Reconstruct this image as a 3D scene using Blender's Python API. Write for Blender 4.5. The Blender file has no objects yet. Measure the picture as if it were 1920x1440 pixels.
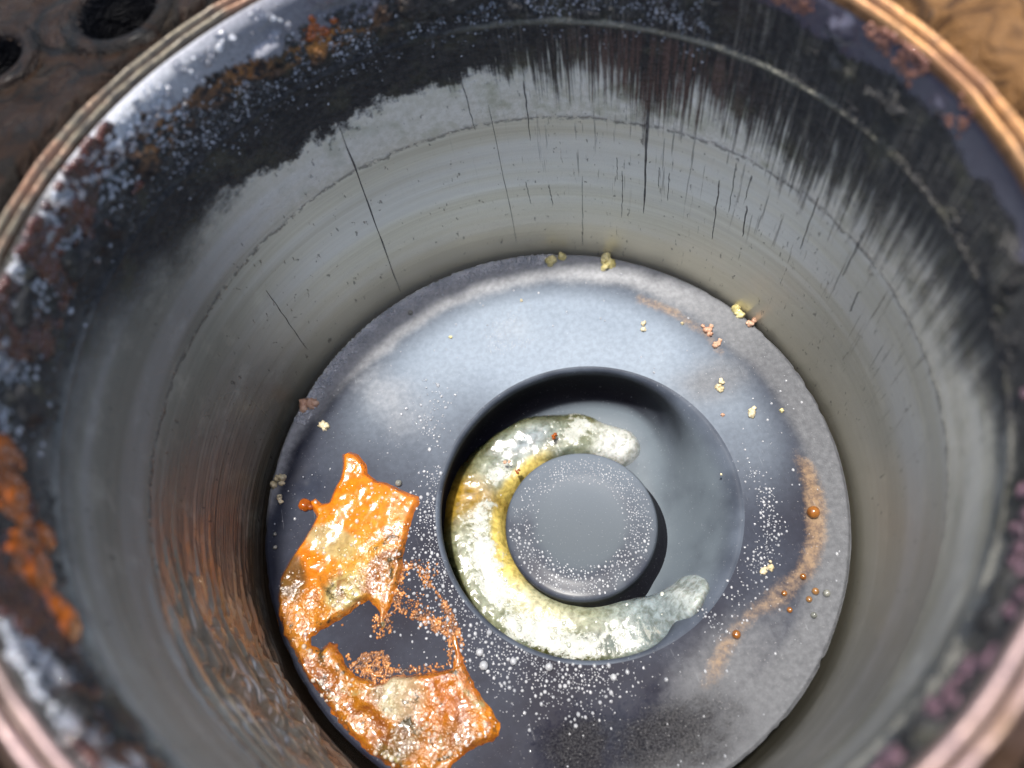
import bpy, math, random
import numpy as np
from mathutils import Matrix, Vector

# ------------------------------------------------------------------ camera, sky, sun, exposure
S = 0.05                      # one modelling unit = the piston radius = 50 mm
H = 1.362                     # deck height above the piston crown, in units
scn = bpy.context.scene
cam_d = bpy.data.cameras.new('camera')
cam = bpy.data.objects.new('camera', cam_d)
scn.collection.objects.link(cam)
cam_d.sensor_width = 36.0
cam_d.lens = 36.0 * 1494.5 / 1920.0
cam_d.clip_start = 0.001
cam_d.clip_end = 50.0
R3 = Matrix(((0.966931, 0.255037, 0.000074), (-0.228240, 0.865465, -0.445956), (-0.113799, 0.431192, 0.895055)))
cam.matrix_world = Matrix.Translation(Vector((-0.0166, -0.8668, 2.6291)) * S) @ R3.to_4x4()
cam_d.dof.use_dof = True
cam_d.dof.focus_distance = 2.72 * S
cam_d.dof.aperture_fstop = 13.0
scn.camera = cam

SUN_EL, SUN_AZ = math.radians(84.0), math.radians(125)      # azimuth measured from +X, counter-clockwise
world = bpy.data.worlds.new('World'); scn.world = world
world.use_nodes = True
wn = world.node_tree; wn.nodes.clear()
sky = wn.nodes.new('ShaderNodeTexSky'); sky.sky_type = 'NISHITA'; sky.sun_disc = False
sky.sun_elevation = SUN_EL; sky.sun_rotation = math.pi / 2 - SUN_AZ
sky.air_density = 1.0; sky.dust_density = 3.0; sky.ozone_density = 1.0
bg = wn.nodes.new('ShaderNodeBackground'); bg.inputs[1].default_value = 0.12
wo = wn.nodes.new('ShaderNodeOutputWorld')
wn.links.new(sky.outputs[0], bg.inputs[0]); wn.links.new(bg.outputs[0], wo.inputs[0])
sun_d = bpy.data.lights.new('sun', 'SUN'); sun_d.energy = 3.0; sun_d.angle = math.radians(3.0)
sun_d.color = (1.0, 0.95, 0.88)
sun = bpy.data.objects.new('sun', sun_d); scn.collection.objects.link(sun)
sd_ = Vector((math.cos(SUN_EL) * math.cos(SUN_AZ), math.cos(SUN_EL) * math.sin(SUN_AZ), math.sin(SUN_EL)))
sun.rotation_euler = sd_.to_track_quat('Z', 'Y').to_euler()
scn.view_settings.view_transform = 'Standard'; scn.view_settings.look = 'None'
scn.view_settings.exposure = 1.28; scn.view_settings.gamma = 1.0
scn.render.engine = 'CYCLES'

# ------------------------------------------------------------------ numpy helpers
rng = np.random.default_rng(7)
random.seed(7)
_perm = rng.random((64, 64, 64)).astype(np.float32)
def vnoise(x, y, z=0.0):
    x, y, z = np.broadcast_arrays(np.asarray(x, float), np.asarray(y, float), np.asarray(z, float))
    xi, yi, zi = np.floor(x).astype(int), np.floor(y).astype(int), np.floor(z).astype(int)
    fx, fy, fz = x - xi, y - yi, z - zi
    fx, fy, fz = (t * t * (3 - 2 * t) for t in (fx, fy, fz))
    r = 0
    for dx in (0, 1):
        for dy in (0, 1):
            for dz in (0, 1):
                w = (fx if dx else 1 - fx) * (fy if dy else 1 - fy) * (fz if dz else 1 - fz)
                r = r + w * _perm[(xi + dx) % 64, (yi + dy) % 64, (zi + dz) % 64]
    return r
def fbm(x, y, z=0.0, o=4):
    r, a, t = 0, 1.0, 0
    for k in range(o):
        f = 2 ** k
        r = r + a * vnoise(np.asarray(x) * f + 13.1 * k, np.asarray(y) * f + 7.7 * k, np.asarray(z) * f + 3.3 * k); t += a; a *= .5
    return r / t
def sm(a, b, x):
    t = np.clip((np.asarray(x, float) - a) / (b - a), 0, 1)
    return t * t * (3 - 2 * t)
def seg_dist(x, y, pts, closed=False):
    x = np.asarray(x, float); y = np.asarray(y, float)
    best = np.full(x.shape, 1e9); arg = np.zeros(x.shape)
    n = len(pts); m = n if closed else n - 1
    for i in range(m):
        (ax, ay), (bx, by) = pts[i], pts[(i + 1) % n]
        dx, dy = bx - ax, by - ay
        t = np.clip(((x - ax) * dx + (y - ay) * dy) / (dx * dx + dy * dy + 1e-12), 0, 1)
        d = np.hypot(x - ax - t * dx, y - ay - t * dy)
        k = d < best; best = np.where(k, d, best); arg = np.where(k, (i + t) / m, arg)
    return best, arg
def poly_sd(x, y, pts):
    d, _ = seg_dist(x, y, pts, True)
    ins = np.zeros(np.shape(x), bool); n = len(pts)
    for i in range(n):
        (ax, ay), (bx, by) = pts[i], pts[(i + 1) % n]
        c = (ay > y) != (by > y)
        xx = (bx - ax) * (y - ay) / (by - ay + 1e-12) + ax
        ins ^= c & (x < xx)
    return np.where(ins, d, -d)
def gauss(x, y, cx, cy, s, s2=None, rot=0):
    s2 = s2 or s
    c, q = math.cos(rot), math.sin(rot)
    u = (x - cx) * c + (y - cy) * q; v = -(x - cx) * q + (y - cy) * c
    return np.exp(-.5 * ((u / s) ** 2 + (v / s2) ** 2))

# ------------------------------------------------------------------ object helpers
COL = scn.collection
def mesh_obj(name, verts, faces, mat, parent=None, attrs=None, cols=None, smooth=True):
    me = bpy.data.meshes.new(name)
    v = (np.asarray(verts, np.float64) * S)
    if isinstance(faces, np.ndarray):
        n = len(faces); k = faces.shape[1]
        me.vertices.add(len(v)); me.vertices.foreach_set('co', v.astype(np.float32).ravel())
        me.loops.add(n * k); me.loops.foreach_set('vertex_index', faces.astype(np.int32).ravel())
        me.polygons.add(n); me.polygons.foreach_set('loop_start', np.arange(0, n * k, k, dtype=np.int32))
        me.polygons.foreach_set('loop_total', np.full(n, k, np.int32))
        me.update(calc_edges=True); me.validate()
    else:
        me.from_pydata(v.tolist(), [], faces); me.update()
    if smooth: me.polygons.foreach_set('use_smooth', [True] * len(me.polygons))
    for k_, a in (attrs or {}).items():
        at = me.attributes.new(k_, 'FLOAT', 'POINT'); at.data.foreach_set('value', np.asarray(a, np.float32).ravel())
    for k_, a in (cols or {}).items():
        at = me.attributes.new(k_, 'FLOAT_COLOR', 'POINT')
        a = np.asarray(a, np.float32).reshape(-1, 3); a = np.c_[a, np.ones(len(a), np.float32)]
        at.data.foreach_set('color', a.ravel())
    me.materials.append(mat)
    o = bpy.data.objects.new(name, me); COL.objects.link(o)
    if parent: o.parent = parent
    return o
def tag(o, label=None, cat=None, group=None, kind=None):
    for k, v in (('label', label), ('category', cat), ('group', group), ('kind', kind)):
        if v: o[k] = v
    return o
def thing(name, label, cat, loc=(0, 0, 0), group=None):
    o = bpy.data.objects.new(name, None); COL.objects.link(o)
    o.empty_display_size = .01; o.location = Vector(loc) * S
    return tag(o, label, cat, group)
def grid_faces(nu, nv, wrap=False):
    i = np.arange(nu - 1 if not wrap else nu)[:, None]; j = np.arange(nv - 1)[None, :]
    a = i * nv + j; b = ((i + 1) % nu) * nv + j
    return np.stack([a, b, b + 1, a + 1], -1).reshape(-1, 4)
def revolve(name, prof, mat, parent=None, n=360, c=(0, 0), wob=None, attr_fn=None, flip=False):
    """prof: list of (r, z); optional wob(theta, r, z) -> (dr, dz)"""
    th = np.arange(n) * 2 * np.pi / n
    pr = np.array(prof, float)
    T, Rr = np.meshgrid(th, pr[:, 0], indexing='ij'); Z = np.broadcast_to(pr[:, 1], T.shape).copy()
    if wob:
        dr, dz = wob(T, Rr, Z); Rr = Rr + dr; Z = Z + dz
    X = c[0] + Rr * np.cos(T); Y = c[1] + Rr * np.sin(T)
    V = np.stack([X, Y, Z], -1).reshape(-1, 3)
    F = grid_faces(n, len(pr), True)
    if flip: F = F[:, ::-1]
    at, co = attr_fn(X, Y, Z, T) if attr_fn else ({}, {})
    return mesh_obj(name, V, F, mat, parent, {k: v.ravel() for k, v in at.items()}, co)
def heightfield(name, x0, x1, y0, y1, step, fn, mat, parent=None, attr_fn=None, cut=-.012, mask=None):
    xs = np.arange(x0, x1 + step, step); ys = np.arange(y0, y1 + step, step)
    X, Y = np.meshgrid(xs, ys, indexing='ij')
    Z, sd = fn(X, Y)
    F = grid_faces(len(xs), len(ys))
    keep = (sd.ravel()[F] > cut).any(1)
    if mask is not None: keep &= mask(X, Y).ravel()[F].all(1)
    F = F[keep]
    used = np.unique(F); remap = np.zeros(X.size, int); remap[used] = np.arange(len(used))
    V = np.stack([X, Y, Z], -1).reshape(-1, 3)[used]
    at, co = attr_fn(X, Y, Z, sd) if attr_fn else ({}, {})
    return mesh_obj(name, V, remap[F], mat, parent, {k: v.ravel()[used] for k, v in at.items()},
                    {k: v.reshape(-1, 3)[used] for k, v in co.items()})
def catmull(pts, n=8, closed=True):
    out = []; m = len(pts)
    for i in range(m if closed else m - 1):
        p0, p1, p2, p3 = (np.array(pts[(i + k) % m] if closed else pts[min(max(i + k, 0), m - 1)]) for k in (-1, 0, 1, 2))
        for t in np.arange(n) / n:
            out.append(tuple(.5 * ((2 * p1) + (-p0 + p2) * t + (2 * p0 - 5 * p1 + 4 * p2 - p3) * t * t + (-p0 + 3 * p1 - 3 * p2 + p3) * t ** 3)))
    return out

# ------------------------------------------------------------------ material helpers
class G:
    def __init__(s, name):
        s.m = bpy.data.materials.new(name); s.m.use_nodes = True
        s.t = s.m.node_tree; s.t.nodes.clear()
        s.out = s.n('ShaderNodeOutputMaterial')
        g = s.n('ShaderNodeNewGeometry')
        v = s.n('ShaderNodeVectorMath', operation='SCALE'); s.l(g.outputs['Position'], v.inputs[0]); v.inputs['Scale'].default_value = 1 / S
        s.P = v.outputs[0]
    def n(s, k, **kw):
        q = s.t.nodes.new(k)
        for a, b in kw.items(): setattr(q, a, b)
        return q
    def l(s, a, b): s.t.links.new(a, b)
    def put(s, v, sock):
        if isinstance(v, bpy.types.NodeSocket): s.l(v, sock)
        elif isinstance(v, (tuple, list)) and len(v) == 3 and sock.type == 'RGBA': sock.default_value = (*v, 1)
        elif sock.type == 'RGBA' and isinstance(v, (int, float)): sock.default_value = (v, v, v, 1)
        else: sock.default_value = v
    def m_(s, op, a, b=0.0, c=0.0, clamp=False):
        q = s.n('ShaderNodeMath', operation=op, use_clamp=clamp)
        for i, v in enumerate((a, b, c)): s.put(v, q.inputs[i])
        return q.outputs[0]
    def add(s, a, b): return s.m_('ADD', a, b)
    def sub(s, a, b): return s.m_('SUBTRACT', a, b)
    def mul(s, a, b): return s.m_('MULTIPLY', a, b)
    def mx(s, a, b): return s.m_('MAXIMUM', a, b)
    def step(s, v, a, b, lo=0.0, hi=1.0):
        q = s.n('ShaderNodeMapRange', interpolation_type='SMOOTHSTEP')
        for i, x in enumerate((v, a, b, lo, hi)): s.put(x, q.inputs[i])
        return q.outputs[0]
    def vec(s, sx=1, sy=1, sz=1, off=(0, 0, 0)):
        q = s.n('ShaderNodeVectorMath', operation='MULTIPLY_ADD'); s.l(s.P, q.inputs[0])
        q.inputs[1].default_value = (sx, sy, sz); q.inputs[2].default_value = off
        return q.outputs[0]
    def noise(s, sc=5, det=4, ro=.55, vec=None, dist=0, color=False):
        q = s.n('ShaderNodeTexNoise'); s.l(vec or s.P, q.inputs['Vector'])
        q.inputs['Scale'].default_value = sc; q.inputs['Detail'].default_value = det
        q.inputs['Roughness'].default_value = ro; q.inputs['Distortion'].default_value = dist
        return q.outputs['Color' if color else 'Fac']
    def voro(s, sc=20, vec=None, feature='F1', rnd=1.0):
        q = s.n('ShaderNodeTexVoronoi', feature=feature); s.l(vec or s.P, q.inputs['Vector'])
        q.inputs['Scale'].default_value = sc; q.inputs['Randomness'].default_value = rnd
        return q.outputs['Distance']
    def attr(s, name, color=False):
        q = s.n('ShaderNodeAttribute', attribute_name=name); return q.outputs['Color' if color else 'Fac']
    def mix(s, f, a, b):
        q = s.n('ShaderNodeMix', data_type='RGBA'); s.put(f, q.inputs[0]); s.put(a, q.inputs[6]); s.put(b, q.inputs[7])
        return q.outputs[2]
    def mulc(s, a, b):
        q = s.n('ShaderNodeMix', data_type='RGBA', blend_type='MULTIPLY'); q.inputs[0].default_value = 1
        s.put(a, q.inputs[6]); s.put(b, q.inputs[7]); return q.outputs[2]
    def ramp(s, f, stops):
        q = s.n('ShaderNodeValToRGB'); s.l(f, q.inputs[0]); e = q.color_ramp.elements
        while len(e) < len(stops): e.new(.5)
        for k, (p_, c_) in zip(e, stops): k.position = p_; k.color = (*c_, 1)
        return q.outputs[0]
    def bump(s, h, strength=.3, dist=.01, normal=None):
        q = s.n('ShaderNodeBump'); s.put(h, q.inputs['Height']); q.inputs['Strength'].default_value = strength
        q.inputs['Distance'].default_value = dist * S
        if normal: s.l(normal, q.inputs['Normal'])
        return q.outputs[0]
    def z(s):
        q = s.n('ShaderNodeSeparateXYZ'); s.l(s.P, q.inputs[0]); return q.outputs[2]
    def bsdf(s, **kw):
        q = s.n('ShaderNodeBsdfPrincipled')
        for k, v in kw.items(): s.put(v, q.inputs[k.replace('_', ' ')])
        s.l(q.outputs[0], s.out.inputs[0]); return s.m

# ---- cylinder wall: polished grey iron below, pale deposit band, carbon above with drips, wet film at the top
def mat_wall():
    g = G('cylinder_wall_iron')
    z = g.z(); dA = g.attr('dA'); dB = g.attr('dB'); dD = g.attr('dD'); st = g.attr('streak'); rust = g.attr('rust'); left = g.attr('left')
    n1 = g.noise(9, 5, .6); n2 = g.noise(45, 4, .6); n3 = g.noise(160, 3, .6)
    vs = g.noise(1, 3, .65, g.vec(46, 46, 1.3)); vf = g.noise(1, 3, .7, g.vec(130, 130, 3.5, (3, 1, 2)))
    hr = g.noise(1, 4, .7, g.vec(.6, .6, 42)); hf = g.noise(1, 3, .7, g.vec(2, 2, 240)); hb = g.noise(1, 2, .5, g.vec(.5, .5, 9, (0, 0, 4)))
    # carbon edge
    e = g.add(dA, g.mul(g.sub(n1, .5), .20)); e = g.add(e, g.mul(g.sub(n2, .5), .09))
    e = g.add(e, g.mul(st, g.add(g.mul(g.sub(vs, .5), .50), g.mul(g.sub(vf, .5), .50))))
    wd = g.add(.016, g.add(g.mul(st, .075), g.mul(g.attr('soot_shade'), .10)))
    mA = g.step(e, g.mul(wd, -1.0), wd)
    # pale deposit band between ring-reversal line and the carbon
    eb = g.add(dB, g.mul(g.sub(n1, .5), .05)); eb = g.add(eb, g.mul(g.sub(n2, .5), .03))
    mB = g.step(eb, -.02, .03)
    # polished iron
    iron = g.mix(g.step(hr, .25, .75), (.50, .475, .385), (.64, .62, .515))
    iron = g.mix(g.step(hb, .4, .65, 0, .6), iron, (.66, .67, .66))
    iron = g.mix(g.mul(g.step(z, .55, .0), .75), iron, (.72, .67, .50))  # khaki tint, lightened low down to offset shade near the crown
    iron = g.mix(g.mul(rust, g.step(n1, .25, .6)), iron, (.72, .42, .22))  # rust streaks, colour lightened to stand in for glints off the ridges
    pale = g.mix(g.step(n2, .3, .7), (.64, .62, .50), (.80, .78, .68))
    pale = g.mix(g.step(n1, .48, .7, 0, .8), pale, (.44, .44, .30))
    base = g.mix(g.mul(mB, g.sub(1.0, g.mul(g.mx(left, g.attr('soot_shade')), .92))), iron, pale)
    soot_shade = g.mul(g.attr('soot_shade'), g.step(n1, .15, .5, .65, 1.0))
    base = g.mix(g.mul(soot_shade, .80), base, g.mix(g.step(hb, .35, .65), (.07, .07, .055), (.145, .143, .125)))  # shade of the left and lower right wall painted into the iron
    # dark flecks and vertical scoring on the iron and the band
    fl = g.step(g.noise(1, 3, .65, g.vec(55, 55, 26, (5, 5, 5))), .66, .70)
    sc_ = g.mul(g.step(g.noise(1, 3, .7, g.vec(70, 70, 2.6, (9, 2, 4))), .60, .68), g.mul(st, g.step(z, .25, .6)))
    sc2 = g.mul(g.step(g.noise(1, 3, .75, g.vec(95, 95, 8, (1, 7, 4))), .66, .72), g.mx(st, .0))
    dk = g.mx(g.mul(fl, .6), g.mul(g.mx(sc_, sc2), .65))
    line = g.mul(g.step(g.m_('ABSOLUTE', eb), .012, .0), g.step(n2, .4, .55))
    dk = g.mx(dk, g.mul(line, .7))
    base = g.mix(g.mul(dk, .85), base, (.035, .033, .03))
    # carbon zone
    carb = g.mix(g.step(n2, .35, .7), (.005, .005, .006), (.034, .032, .030))
    carb = g.mix(g.mul(g.step(vf, .52, .66), g.mul(st, .75)), carb, (.19, .175, .14))
    carb = g.mix(g.mul(g.step(n1, .5, .7), .35), carb, (.10, .095, .05))
    carb = g.mix(g.mul(g.attr('orange'), g.step(n2, .42, .6)), carb, (.42, .17, .03))
    carb = g.mix(g.mul(g.mul(g.attr('redbrown'), .8), g.step(vf, .42, .6)), carb, (.11, .055, .04))
    ridge = g.mul(g.step(g.m_('ABSOLUTE', g.sub(z, g.add(1.086, g.mul(g.sub(n1, .5), .03)))), .014, .003), g.step(g.attr('ridge'), .1, .9))
    carb = g.mix(g.mul(ridge, .45), carb, (.34, .33, .25))
    base = g.mix(mA, base, carb)
    # wet film at the top of the bore, reflected sky painted into its grey
    ed = g.add(dD, g.mul(g.sub(n1, .5), .10)); ed = g.add(ed, g.mul(g.sub(n2, .5), .045)); ed = g.add(ed, g.mul(g.sub(vf, .5), .05))
    mD = g.mul(g.step(ed, -.006, .006), g.attr('film'))
    film = g.mix(g.step(n3, .3, .7), g.mix(left, (.05, .047, .065), (.30, .305, .32)), g.mix(left, (.07, .066, .088), (.50, .505, .52)))
    base = g.mix(mD, base, film)
    rough = g.step(mB, 0, 1, .30, .6)
    rough = g.mix(mA, rough, .7); rough = g.mix(mD, rough, .22)
    rough = g.mix(g.mul(rust, .9), rough, .12)
    met = g.mul(g.sub(1.0, g.mul(mB, .8)), g.sub(1.0, mA)); met = g.mul(met, .45)
    h = g.add(g.mul(hf, .12), g.mul(hr, .2)); h = g.add(h, g.mul(n3, g.step(mB, 0, 1, .15, .8)))
    h = g.add(h, g.mul(mA, g.mul(g.voro(85), 1.6))); h = g.add(h, g.mul(mA, .6)); h = g.sub(h, g.mul(dk, .6))
    h = g.mix(mD, h, g.mul(n2, .5))
    h = g.add(h, g.mul(rust, g.mul(hr, 3.0)))
    return g.bsdf(Base_Color=base, Metallic=met, Roughness=rough, Normal=g.bump(h, .55, .008), Coat_Weight=g.mx(g.mul(rust, .9), g.mul(mA, .08)), Coat_Roughness=.18)

def mat_crown():
    g = G('wet_carboned_crown')
    ash = g.attr('ash'); och = g.attr('ochre'); pitch = g.attr('pitch'); pale = g.attr('pale')
    n0 = g.noise(2.2, 4, .5); n1 = g.noise(9, 5, .6); n2 = g.noise(48, 4, .6); n3 = g.noise(170, 3, .6)
    film = g.mix(g.step(n0, .3, .7), (.010, .010, .018), (.026, .031, .046))
    film = g.mix(g.mul(pale, .9), film, g.mix(n0, (.20, .25, .32), (.32, .375, .43)))  # reflected brightness of the far crown painted in as paler film
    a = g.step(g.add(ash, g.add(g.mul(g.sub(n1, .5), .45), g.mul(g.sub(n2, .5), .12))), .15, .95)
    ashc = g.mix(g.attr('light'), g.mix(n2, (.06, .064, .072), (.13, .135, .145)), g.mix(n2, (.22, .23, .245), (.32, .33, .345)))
    base = g.mix(g.mul(a, .9), film, ashc)
    o = g.step(g.add(och, g.add(g.mul(g.sub(n1, .5), .9), g.add(g.mul(g.sub(n2, .5), .5), g.mul(g.sub(n3, .5), .5)))), .35, 1.05)
    base = g.mix(g.mul(o, .55), base, g.mix(g.step(n2, .35, .6), (.16, .085, .035), (.27, .16, .065)))
    p = g.step(g.add(pitch, g.add(g.mul(g.sub(n1, .5), .9), g.mul(g.sub(n2, .5), .6))), .3, .9)
    base = g.mix(g.mul(p, .9), base, g.mix(g.step(n3, .4, .6), (.006, .006, .008), (.035, .035, .038)))
    base = g.mulc(base, g.mix(g.step(n2, .3, .7), (.9, .9, .9), (1.08, 1.08, 1.08)))
    wipe = g.step(g.noise(1, 3, .7, g.vec(130, 9, 9, (2, 2, 2))), .64, .72)
    base = g.mix(g.mul(g.mul(wipe, g.step(n1, .45, .6)), .18), base, (.4, .42, .45))
    fleck = g.step(n3, .68, .73)
    base = g.mix(g.mul(fleck, .45), base, (.5, .5, .5))
    rough = g.mix(a, .52, .65); rough = g.mix(p, rough, .4)
    h = g.add(g.mul(n3, g.step(a, 0, 1, .12, .8)), g.mul(n1, .25)); h = g.add(h, g.mul(p, g.mul(g.noise(38, 5, .7), 8.0)))
    return g.bsdf(Base_Color=base, Roughness=rough, Metallic=0.0, Normal=g.bump(h, .4, .006),
                  Coat_Weight=0.0, Specular_IOR_Level=g.step(g.mx(a, o), 0, 1, .07, .25))
def mat_bowl():
    g = G('oily_bowl_carbon')
    n1 = g.noise(6, 4, .5); n3 = g.noise(140, 3, .6); n2 = g.noise(30, 4, .6)
    fl = g.attr('floor')
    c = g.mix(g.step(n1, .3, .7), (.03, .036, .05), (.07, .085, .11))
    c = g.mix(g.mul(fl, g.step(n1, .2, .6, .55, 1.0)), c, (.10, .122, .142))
    c = g.mix(g.attr('wall_shade'), c, (.008, .008, .013))  # shade of the upper left crescent painted onto the carboned wall
    c = g.mix(g.step(n3, .66, .72, 0, .35), c, (.4, .42, .45))
    return g.bsdf(Base_Color=c, Roughness=.5, Specular_IOR_Level=.10, Normal=g.bump(g.add(g.mul(n3, .3), g.mul(n1, .4)), .3, .004), Coat_Weight=.0)
def mat_pip():
    g = G('oily_pip_carbon')
    n1 = g.noise(7, 4, .5); n3 = g.noise(150, 3, .6)
    c = g.mix(g.step(n1, .3, .7), (.022, .025, .038), (.055, .066, .082))
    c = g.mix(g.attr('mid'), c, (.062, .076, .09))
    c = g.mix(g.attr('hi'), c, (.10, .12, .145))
    c = g.mix(g.attr('wall_shade'), c, (.007, .007, .011))  # side wall of the pip painted near black as shade
    c = g.mix(g.step(n3, .64, .72, 0, .3), c, (.35, .37, .4))
    return g.bsdf(Base_Color=c, Roughness=.55, Specular_IOR_Level=.07, Normal=g.bump(g.add(g.mul(n3, .4), g.mul(n1, .3)), .3, .004), Coat_Weight=.06, Coat_Roughness=.2)
def mat_fluid():
    g = G('milky_coolant')
    n1 = g.noise(11, 5, .6, dist=.6); n2 = g.noise(42, 5, .65, dist=.4); n3 = g.noise(150, 3, .6)
    vor = g.voro(70)
    tint = g.attr('tint', True); fr = g.attr('froth')
    c = g.mulc(tint, g.mix(g.step(n2, .3, .7), (.45, .45, .40), (1.05, 1.05, 1.05)))
    f = g.step(g.add(g.mul(fr, .8), g.add(g.mul(g.sub(n1, .5), 2.2), g.mul(g.sub(n2, .5), 1.6))), .42, .80)
    c = g.mix(f, c, g.mix(n3, (.19, .21, .175), (.40, .41, .385)))
    bl = g.mul(g.step(vor, .32, .12), g.step(n1, .48, .62))
    c = g.mix(g.mul(bl, .5), c, (.10, .12, .09))
    sp = g.mul(g.step(g.noise(34, 4, .7), .66, .70), g.attr('soot_shade'))
    c = g.mix(g.mul(sp, .9), c, (.02, .02, .015))
    h = g.add(g.mul(f, .3), g.mul(n2, .35))
    return g.bsdf(Base_Color=c, Roughness=g.step(f, 0, 1, .12, .5), Normal=g.bump(h, .35, .010), Coat_Weight=.25, Coat_Roughness=.12,
                  Subsurface_Weight=.1, Subsurface_Scale=.0006, Specular_IOR_Level=.5)
def mat_sludge():
    g = G('orange_rust_sludge')
    n1 = g.noise(8, 5, .6, dist=.5); n2 = g.noise(34, 5, .65, dist=.3); n3 = g.noise(130, 3, .6)
    c = g.attr('tint', True)
    c = g.mulc(c, g.mix(g.step(n2, .3, .72), (.72, .66, .6), (1.12, 1.1, 1.05)))
    c = g.mix(g.mul(g.mul(g.step(n1, .48, .62), .75), g.attr('dirty')), c, (.13, .032, .006))
    c = g.mix(g.mul(g.step(g.noise(17, 5, .7), .54, .66), g.attr('dirty')), c, (.04, .03, .012))
    c = g.mix(g.mul(g.step(n1, .40, .28), g.attr('dirty')), c, (.25, .22, .10))
    v = g.voro(62); v2 = g.voro(110)
    dr = g.mul(g.step(v, .42, .1), g.step(g.noise(14, 3, .6), .47, .56))
    h = g.add(g.mul(n2, g.add(.25, g.attr('dirty'))), g.mul(dr, .8)); h = g.add(h, g.mul(g.mul(g.step(v2, .5, .1), g.attr('dirty')), .3)); h = g.add(h, g.mul(n3, .04))
    return g.bsdf(Base_Color=c, Roughness=.2, Normal=g.bump(h, .42, .012), Coat_Weight=.9, Coat_Roughness=.05,
                  Subsurface_Weight=.1, Subsurface_Scale=.0005)
def mat_rustgrain():
    g = G('rust_grains')
    n = g.noise(30, 4, .6)
    return g.bsdf(Base_Color=g.ramp(n, [(.3, (.03, .018, .012)), (.5, (.20, .07, .012)), (.62, (.42, .17, .04))]), Roughness=.25,
                  Coat_Weight=.8, Coat_Roughness=.08)
def simple(name, c1, c2, rough=.3, sc=40, coat=.5, trans=0.0, bump=.3, metal=0.0, sss=0.0):
    g = G(name); n = g.noise(sc, 4, .6)
    return g.bsdf(Base_Color=g.mix(g.step(n, .3, .7), c1, c2), Roughness=rough, Coat_Weight=coat, Coat_Roughness=.08, Metallic=metal,
                  Transmission_Weight=trans, IOR=1.33, Normal=g.bump(g.noise(sc * 3, 3, .6), bump, .006))
def mat_lip():
    g = G('scuffed_liner_lip')
    n1 = g.noise(3.5, 4, .6); n2 = g.noise(30, 4, .6); n3 = g.noise(1, 3, .6, g.vec(90, 90, 90))
    tan = g.attr('tan')
    c = g.mix(g.step(n2, .3, .7), (.035, .028, .018), (.12, .10, .065))
    c = g.mix(g.mul(tan, g.step(n2, .1, .6)), c, (.50, .25, .09))
    c = g.mix(g.mul(g.step(n1, .50, .62), .7), c, (.20, .09, .045))
    c = g.mix(g.mul(g.attr('pink'), g.step(n1, .3, .55)), c, (.36, .25, .23))
    c = g.mix(g.mul(g.attr('groove'), .85), c, (.04, .022, .015))
    return g.bsdf(Base_Color=c, Roughness=g.step(n2, .3, .7, .28, .5), Metallic=.4, Normal=g.bump(g.add(n2, g.mul(n3, .4)), .4, .01), Coat_Weight=.4, Coat_Roughness=.2)
def mat_deck():
    g = G('oily_rusty_deck')
    w = g.noise(2.2, 3, .5, color=True)
    vv = g.n('ShaderNodeVectorMath', operation='MULTIPLY_ADD'); g.l(w, vv.inputs[0]); vv.inputs[1].default_value = (1.6, 1.6, 1.6); g.l(g.P, vv.inputs[2])
    n1 = g.noise(2.6, 6, .62, vv.outputs[0], 1.2); n2 = g.noise(26, 5, .65); n3 = g.noise(90, 3, .6); n4 = g.noise(5, 5, .6, dist=1.5)
    tan = g.attr('tan')
    c = g.ramp(n1, [(.30, (.0005, .0005, .0005)), (.42, (.002, .0015, .001)), (.52, (.012, .005, .0015)), (.60, (.003, .0022, .0012)), (.72, (.012, .007, .003))])
    c2 = g.ramp(n1, [(.30, (.012, .006, .003)), (.45, (.05, .024, .009)), (.53, (.14, .072, .026)), (.60, (.035, .018, .008)), (.72, (.19, .11, .045))])
    c = g.mix(tan, c, c2)
    c = g.mix(g.mul(g.step(n2, .58, .72), .35), c, (.03, .022, .014))
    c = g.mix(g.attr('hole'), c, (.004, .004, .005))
    return g.bsdf(Base_Color=c, Specular_IOR_Level=.12, Roughness=g.step(n4, .35, .65, .4, .7), Normal=g.bump(g.add(g.mul(n1, 2.5), g.add(g.mul(n2, .8), g.mul(n3, .2))), .7, .03), Coat_Weight=.03, Coat_Roughness=.2)

M_wall, M_crown, M_bowl, M_pip, M_fluid, M_sludge, M_grain, M_lip, M_deck = (f() for f in
    (mat_wall, mat_crown, mat_bowl, mat_pip, mat_fluid, mat_sludge, mat_rustgrain, mat_lip, mat_deck))
M_dark = simple('ring_land_carbon', (.012, .012, .013), (.03, .03, .032), .5, 30, .1)
M_score = simple('scored_iron_line', (.05, .048, .045), (.16, .155, .145), .5, 60, .1)
M_drop = simple('water_bead', (.50, .53, .58), (.86, .88, .92), .06, 11, 1.0, .6, .0)
M_sbead = simple('amber_tinted_water_bead', (.70, .50, .30), (.95, .90, .82), .05, 9, 1.0, .6, .0)
M_clear = simple('clear_water_drop', (.45, .47, .52), (.72, .74, .80), .04, 3, 1.0, .85, .25)
M_bead_d = simple('oily_dark_bead', (.10, .11, .10), (.25, .25, .22), .1, 20, 1.0, .2, .0)
M_cream = simple('cream_crumb', (.42, .35, .20), (.62, .55, .38), .35, 30, .5)
M_yellow = simple('yellow_green_crumb', (.50, .43, .16), (.76, .68, .36), .35, 30, .5)
M_pink = simple('pinkish_crumb', (.42, .22, .14), (.56, .38, .27), .35, 30, .5)
M_amber = simple('amber_bead', (.13, .045, .008), (.26, .10, .02), .15, 30, 1.0)
M_brown = simple('brown_bead', (.14, .07, .025), (.24, .12, .04), .15, 30, 1.0)
M_orange = simple('orange_sludge_blob', (.16, .034, .003), (.36, .085, .005), .2, 14, 1.0)
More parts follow.
